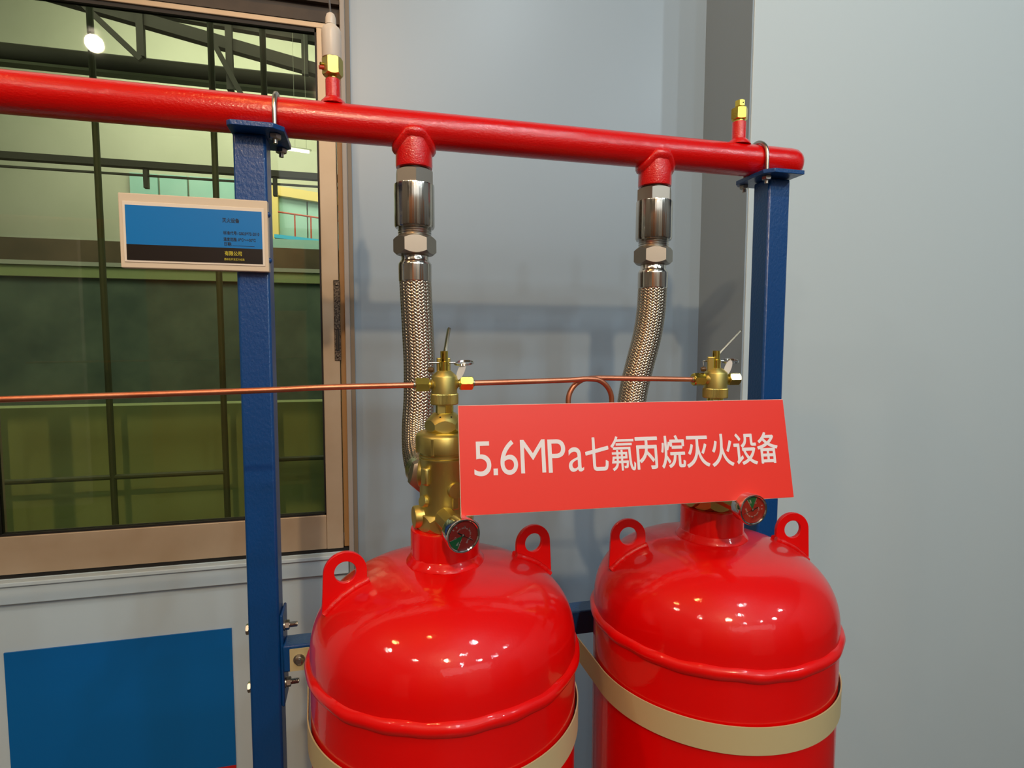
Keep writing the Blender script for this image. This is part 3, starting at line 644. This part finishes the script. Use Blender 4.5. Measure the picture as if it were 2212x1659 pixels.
def pinset(r, x0, y0, tagpts, beadp):
    obj('safety_pin', tube(bmesh.new(), [(x0-.0195, y0+.004, 1.4222), (x0+.0150, y0+.003, 1.4222)], .0010, 8), ZINC, r)
    c = Vector((x0+.0270, y0+.006, 1.4210)); ring = []
    bm = bmesh.new()
    for off in (0, .0014):
        pth = [c + Vector((.0125*math.cos(t), .0125*math.sin(t)*.95, .0022*math.sin(t+.5)+off)) for t in [2*PI*k/36 for k in range(36)]]
        tube(bm, pth, .0007, 8, closed=True)
    rg = obj('split_ring', bm, CHROME, r)
    t = obj('tag_disc', prism(bmesh.new(), [(.0048*math.cos(a), .0125*math.sin(a)) for a in [2*PI*k/24 for k in range(24)]], .0004, Matrix.Translation(tagpts) @ Matrix.Rotation(math.radians(22), 4, 'Y') @ Matrix.Rotation(math.radians(-30), 4, 'Z')), mat('tag_white', srgb(206, 210, 212), .4), r)
    bm = bmesh.new(); tube(bm, [(x0-.0195, y0+.004, 1.4222), (x0-.0192, y0+.003, 1.4165), (beadp[0], beadp[1], beadp[2]+.004)], .0006, 6); obj('seal_wire', bm, ZINC, r)
    obj('seal_bead', lathe(bmesh.new(), [(.0005, -.0042), (.003, -.0035), (.0038, 0), (.003, .0035), (.0005, .0042)], beadp, (.9, -.3, .1), 18), mat('seal_bead_brown', srgb(90, 66, 36), .35), r)
pinset(ac1, A1[0], A1[1], (A1[0]+.0215, A1[1]-.004, 1.4115), (A1[0]-.0175, A1[1], 1.4130))
pinset(ac2, A2[0], A2[1], (A2[0]+.0160, A2[1]-.006, 1.4120), (A2[0]-.0215, A2[1]-.001, 1.4105))
# tube nuts
def tnut(r, x0, s, z, rot, mt=BRASSP):
    o = (x0, .752, z); ax = (s, 0, 0)
    obj('port_collar', lathe(bmesh.new(), [(.0098, .0125), (.0078, .0165), (.0052, .0185), (.0052, .0215)], o, ax, 32), BRASS, r)
    nt_ = obj('tube_nut', hexnut(bmesh.new(), .0098, .0200, .0375, o, ax, rot=rot, ch=.25), mt, r)
    obj('olive', lathe(bmesh.new(), [(.0046, .037), (.0048, .0392), (.0042, .0402)], o, ax, 20), ZINC, r)
tnut(ac1, A1[0], -1, 1.3938, .15); tnut(ac1, A1[0], 1, 1.3952, .05); tnut(ac2, A2[0], -1, 1.3955, .30)
o2 = (A2[0], .752, 1.3955)
obj('port_collar', lathe(bmesh.new(), [(.0098, .0125), (.0078, .0165), (.0052, .0185), (.0052, .0215)], o2, (1, 0, 0), 32), BRASS, ac2)
obj('blanking_cap', hexnut(bmesh.new(), .0098, .0200, .0385, o2, (1, 0, 0), rot=.1, ch=.25), mat('pale_brass', srgb(232, 214, 120), .25, 1), ac2)

# copper tubes
tag(obj('copper_tube', tube(bmesh.new(), catmull([(-1.1, .752, 1.3750), (-.6, .752, 1.3815), (-.1641, .752, 1.3893), (-.05, .752, 1.3925), (A1[0]-.034, .752, 1.3938)], 6), .0037, 16), COPPER), 'straight copper tube leaving the left valve towards the window', 'tube')
pts = [(A1[0]+.034, .752, 1.3950), (.19, .752, 1.3958), (.27, .752, 1.3972), (.296, .7525, 1.3985)]
lc = Vector((.3065, .7525, 1.3665)); LR = .0318
for k in range(1, 28):
    a = PI/2 - 2*PI*k/28; pts.append((lc.x+LR*math.cos(a), .7525+.0085*k/28, lc.z+LR*math.sin(a)))
pts += [(.318, .7595, 1.3990), (.345, .759, 1.3985), (.40, .755, 1.3972), (A2[0]-.034, .752, 1.3955)]
tag(obj('copper_tube', tube(bmesh.new(), catmull(pts, 5), .0037, 16), COPPER), 'copper tube with a pigtail loop between the two brass valves', 'tube')

# ================================================================ GAUGES
def gauge(face, back, rot, lab):
    f = Vector(face); b = Vector(back); ax = (f-b).normalized(); L = (f-b).length
    r = thing('pressure_gauge', lab, 'gauge', face)
    x = Vector((0, 0, 1)).cross(ax).normalized(); x = -x if x.x < 0 else x; y = ax.cross(x); y = y if y.z > 0 else -y
    R = .0212 if rot == 0 else .0207
    obj('stem', hexnut(bmesh.new(), .0135, -.004, L-.0195, b, ax, rot=.2, sides=8), BRASS, r)
    obj('case', lathe(bmesh.new(), [(.012, L-.0220), (R*.93, L-.0205), (R*.96, L-.0185), (R*.96, L-.004)], b, ax, 56), CHROME, r)
    obj('bezel', lathe(bmesh.new(), [(R*.96, L-.0055), (R, L-.0045), (R*1.005, L-.0015), (R*.97, L+.0004), (R*.90, L+.0006), (R*.85, L-.0003), (R*.83, L-.0025), (R*.83, L-.0035)], b, ax, 64, caps=False), CHROME, r)
    D = f - ax*.0030
    dl = obj('dial', lathe(bmesh.new(), [(R*.85, 0), (R*.85, .0004)], D, ax, 56), DIAL, r)
    def pt(a, q, h): a = math.radians(a+rot); return D + ax*h + x*(q*math.cos(a)) + y*(q*math.sin(a))
    bm = bmesh.new(); c = bm.verts.new(pt(0, .0, .00055)); arc = [bm.verts.new(pt(a, R*.83, .00055)) for a in range(197, 251, 3)]
    for p, q in zip(arc, arc[1:]): bm.faces.new((c, p, q))
    obj('green_sector', bm, GREEN, dl, smooth=0)
    def linebm(bm, a0, q0, a1, q1, wd, h=.0008):
        p, q = pt(a0, q0, h), pt(a1, q1, h); s = ax.cross(q-p).normalized()*wd
        bm.faces.new([bm.verts.new(v) for v in (p-s, q-s, q+s, p+s)])
    bm = bmesh.new()
    linebm(bm, 197, R*.52, 197, R*.80, .00018); linebm(bm, 250, R*.25, 250, R*.45, .00018); linebm(bm, 250, R*.6, 250, R*.78, .00018); linebm(bm, -27, R*.45, -29, R*.66, .0002)
    linebm(bm, 232, R*.42, 232, R*.66, .0002)
    obj('scale_line', bm, PRINT, dl, smooth=0)
    def label(txt, a, q, size, spin):
        p = pt(a, q, .0009); t = math.radians(rot+spin); ex = x*math.cos(t)+y*math.sin(t); ey = ax.cross(ex)
        if (y.dot(ax.cross(x))) < 0: ey = -ey
        text_mesh('lettering', txt, size, basis(p, ex, ey, ax), PRINT, dl, bold=.02*size, align='CENTER')
    arcs = 'HFC-227ea WITH N2'
    for i, ch in enumerate(arcs):
        if ch != ' ': label(ch, 140-i*10.5, R*.40, .0025, 50-i*10.5)
    label('1.2', 193, R*.42, .0026, 107); label('6', 248, R*.5, .003, 160); label('0', 128, R*.62, .003, 38); label('MPa', 240, R*.55, .0024, 60); label('20℃', -50, R*.50, .0028, 60); label('0', 147, R*.66, .003, 50)
    bm = bmesh.new(); linebm(bm, 148, R*.40, 148, R*.02, .00065, .0016); linebm(bm, -32, 0, -32, R*.68, .00032, .0016)
    obj('needle', bm, BLACK, r, smooth=0)
    obj('hub', lathe(bmesh.new(), [(.0018, .0012), (.0018, .0022), (.0008, .0026)], D, ax, 20), ZINC, r)
    for a in (80, 45): obj('dial_screw', lathe(bmesh.new(), [(.0009, .0004), (.0008, .0009)], pt(a, R*.52, 0), ax, 12), ZINC, dl)
    obj('lens', lathe(bmesh.new(), [(R*.84, 0), (R*.84, .0004)], f-ax*.0004, ax, 48), LENS, r)
gauge((.1091, .655, 1.2222), (.0955, .712, 1.2275), 0, 'round red-dial gauge at the lower left corner of the sign')
gauge((.4886, .638, 1.2314), (.4890, .712, 1.2330), -127, 'round red-dial gauge at the lower right edge of the sign')

# ================================================================ RED SIGN
sg = thing('warning_sign', 'red rectangular sign board with white lettering, leaning on the valves', 'sign', (.32, .655, 1.3105))
TL = Vector((.1098, .7000, 1.3716)); KS = 1.0294; XR = Vector((math.cos(-.05177), math.sin(-.05177), 0)); b_ = -.22986
YD = Vector((0, 0, 0)) + Vector((math.sin(.05177)*0, 0, 0))
Mrot = Matrix.Rotation(-.05177, 3, 'Z') @ Matrix.Rotation(-.22986, 3, 'X')
ex, en, ez = Mrot @ Vector((1, 0, 0)), Mrot @ Vector((0, 1, 0)), Mrot @ Vector((0, 0, 1))
SW, SH = .4500, .1335
MS = basis(TL, ex, en, ez)
bm = bmesh.new(); box(bm, 0, SW, .0008, .0045, -SH, 0, MS); obj('board', bm, SIGNE, sg, smooth=0)
bm = bmesh.new(); box(bm, .0006, SW-.0006, 0, .0008, -SH+.0006, -.0006, MS); obj('red_face', bm, SIGNR, sg, smooth=0)
def sign_text(name, s, x0, x1, z0, z1, bold):
    M = basis(TL + ex*x0 + ez*z0 - en*.0003, ex, ez, -en)
    o = text_mesh(name, s, .05, M, SIGNW, sg, width=x1-x0-2*bold, height=z1-z0-2*bold)
    o.data.transform(Matrix.Translation(ex*bold+ez*bold))
    if bold:
        bm = bmesh.new()
        for a in range(8):
            t = a*PI/4; me = o.data.copy(); me.transform(Matrix.Translation(ex*bold*math.cos(t)+ez*bold*math.sin(t)-en*.00002*a)); bm.from_mesh(me); bpy.data.meshes.remove(me)
        bm.to_mesh(o.data); bm.free()
obj('character', box(bmesh.new(), .0414, .0468, -.0002, .0002, -.0867, -.0787, MS), SIGNW, sg, smooth=0)
for ch, a, b, z0, z1 in [('5', .0173, .0377, -.0847, -.0438), ('6', .0489, .0702, -.0845, -.0431),
        ('M', .0736, .1045, -.0835, -.0435), ('P', .1077, .1298, -.0841, -.0440), ('a', .1334, .1526, -.0842, -.0545), ('七', .1549, .1856, -.0843, -.0430),
        ('氟', .1881, .2206, -.0857, -.0426), ('丙', .2209, .2512, -.0852, -.0444), ('烷', .2552, .2883, -.0851, -.0434), ('灭', .2894, .3219, -.0854, -.0452),
        ('火', .3246, .3559, -.0858, -.0436), ('设', .3567, .3900, -.0850, -.0439), ('备', .3907, .4210, -.0842, -.0432)]:
    sign_text('character', ch, a*KS, b*KS, z0*KS, z1*KS, 0 if ch in '5.6MPa' else (.0006 if ch != '氟' else .0003))

# ================================================================ NAMEPLATE
npl = thing('equipment_nameplate', 'cream framed blue nameplate with black band fixed to the left post', 'nameplate', (-.22, .936, 1.604))
NX0, NX1, NZ0, NZ1, NY = -.330, -.1360, 1.5525, 1.6560, .930
bm = bmesh.new(); box(bm, NX0, NX1, NY, NY+.0135, NZ0, NZ1); obj('frame', bm, FRAMEC, npl, smooth=0, bevel=.0012)
bm = bmesh.new(); box(bm, NX0+.005, NX1-.0050, NY-.0010, NY, NZ0+.0080, NZ1-.0115); obj('inner_border', bm, mat('pale_plate_border', srgb(240, 226, 204), .4), npl, smooth=0, bevel=.0004)
pb = obj('blue_plate', box(bmesh.new(), NX0+.0085, -.1441, NY-.0014, NY-.0010, 1.5634, 1.6394), BLUEP, npl, smooth=0)
obj('black_band', box(bmesh.new(), NX0+.0085, -.1441, NY-.0016, NY-.0014, 1.5634, 1.5852), BLACKP, npl, smooth=0)
def npt(s, x0, x1, z0, z1, m, bold=.0): text_mesh('lettering', s, .01, basis((x0, NY-.0018, z0), (1, 0, 0), (0, 0, 1), (0, -1, 0)), m, npl, bold=bold, width=x1-x0, height=z1-z0)
npt('灭火设备', -.1975, -.1745, 1.6215, 1.6280, BLACK, .0001)
npt('标准代号: GB25972-2010', -.1965, -.1480, 1.6040, 1.6094, BLACK, .0001)
npt('温度范围: 0℃～+50℃', -.1965, -.1530, 1.5950, 1.6003, BLACK, .0001)
npt('日期:', -.1955, -.1855, 1.5880, 1.5934, BLACK, .0001)
obj('date_line', box(bmesh.new(), -.1845, -.1550, NY-.0017, NY-.0014, 1.5884, 1.5888), BLACK, npl, smooth=0)
npt('有限公司', -.1955, -.1725, 1.5740, 1.5806, YEL, .0001)
npt('通综合开发区兴业路', -.1965, -.1690, 1.5672, 1.5706, YEL)
for z in (1.6372, 1.5700): obj('side_screw', lathe(bmesh.new(), [(.0042, 0), (.0038, .002), (.0018, .0036)], (-.1362, .937, z), (1, 0, 0), 18), BLUE, npl)

# poster low on the window wall
po = thing('wall_poster', 'blue poster with red foot on the wall left of the posts', 'poster', (-.70, YW-.004, .2))
obj('blue_sheet', box(bmesh.new(), -.80, -.3280, YW-.004, YW-.0005, .393, .746), POSTER, po, smooth=0)
obj('red_foot', box(bmesh.new(), -.80, -.3280, YW-.004, YW-.0005, .20, .393), POSTERR, po, smooth=0)
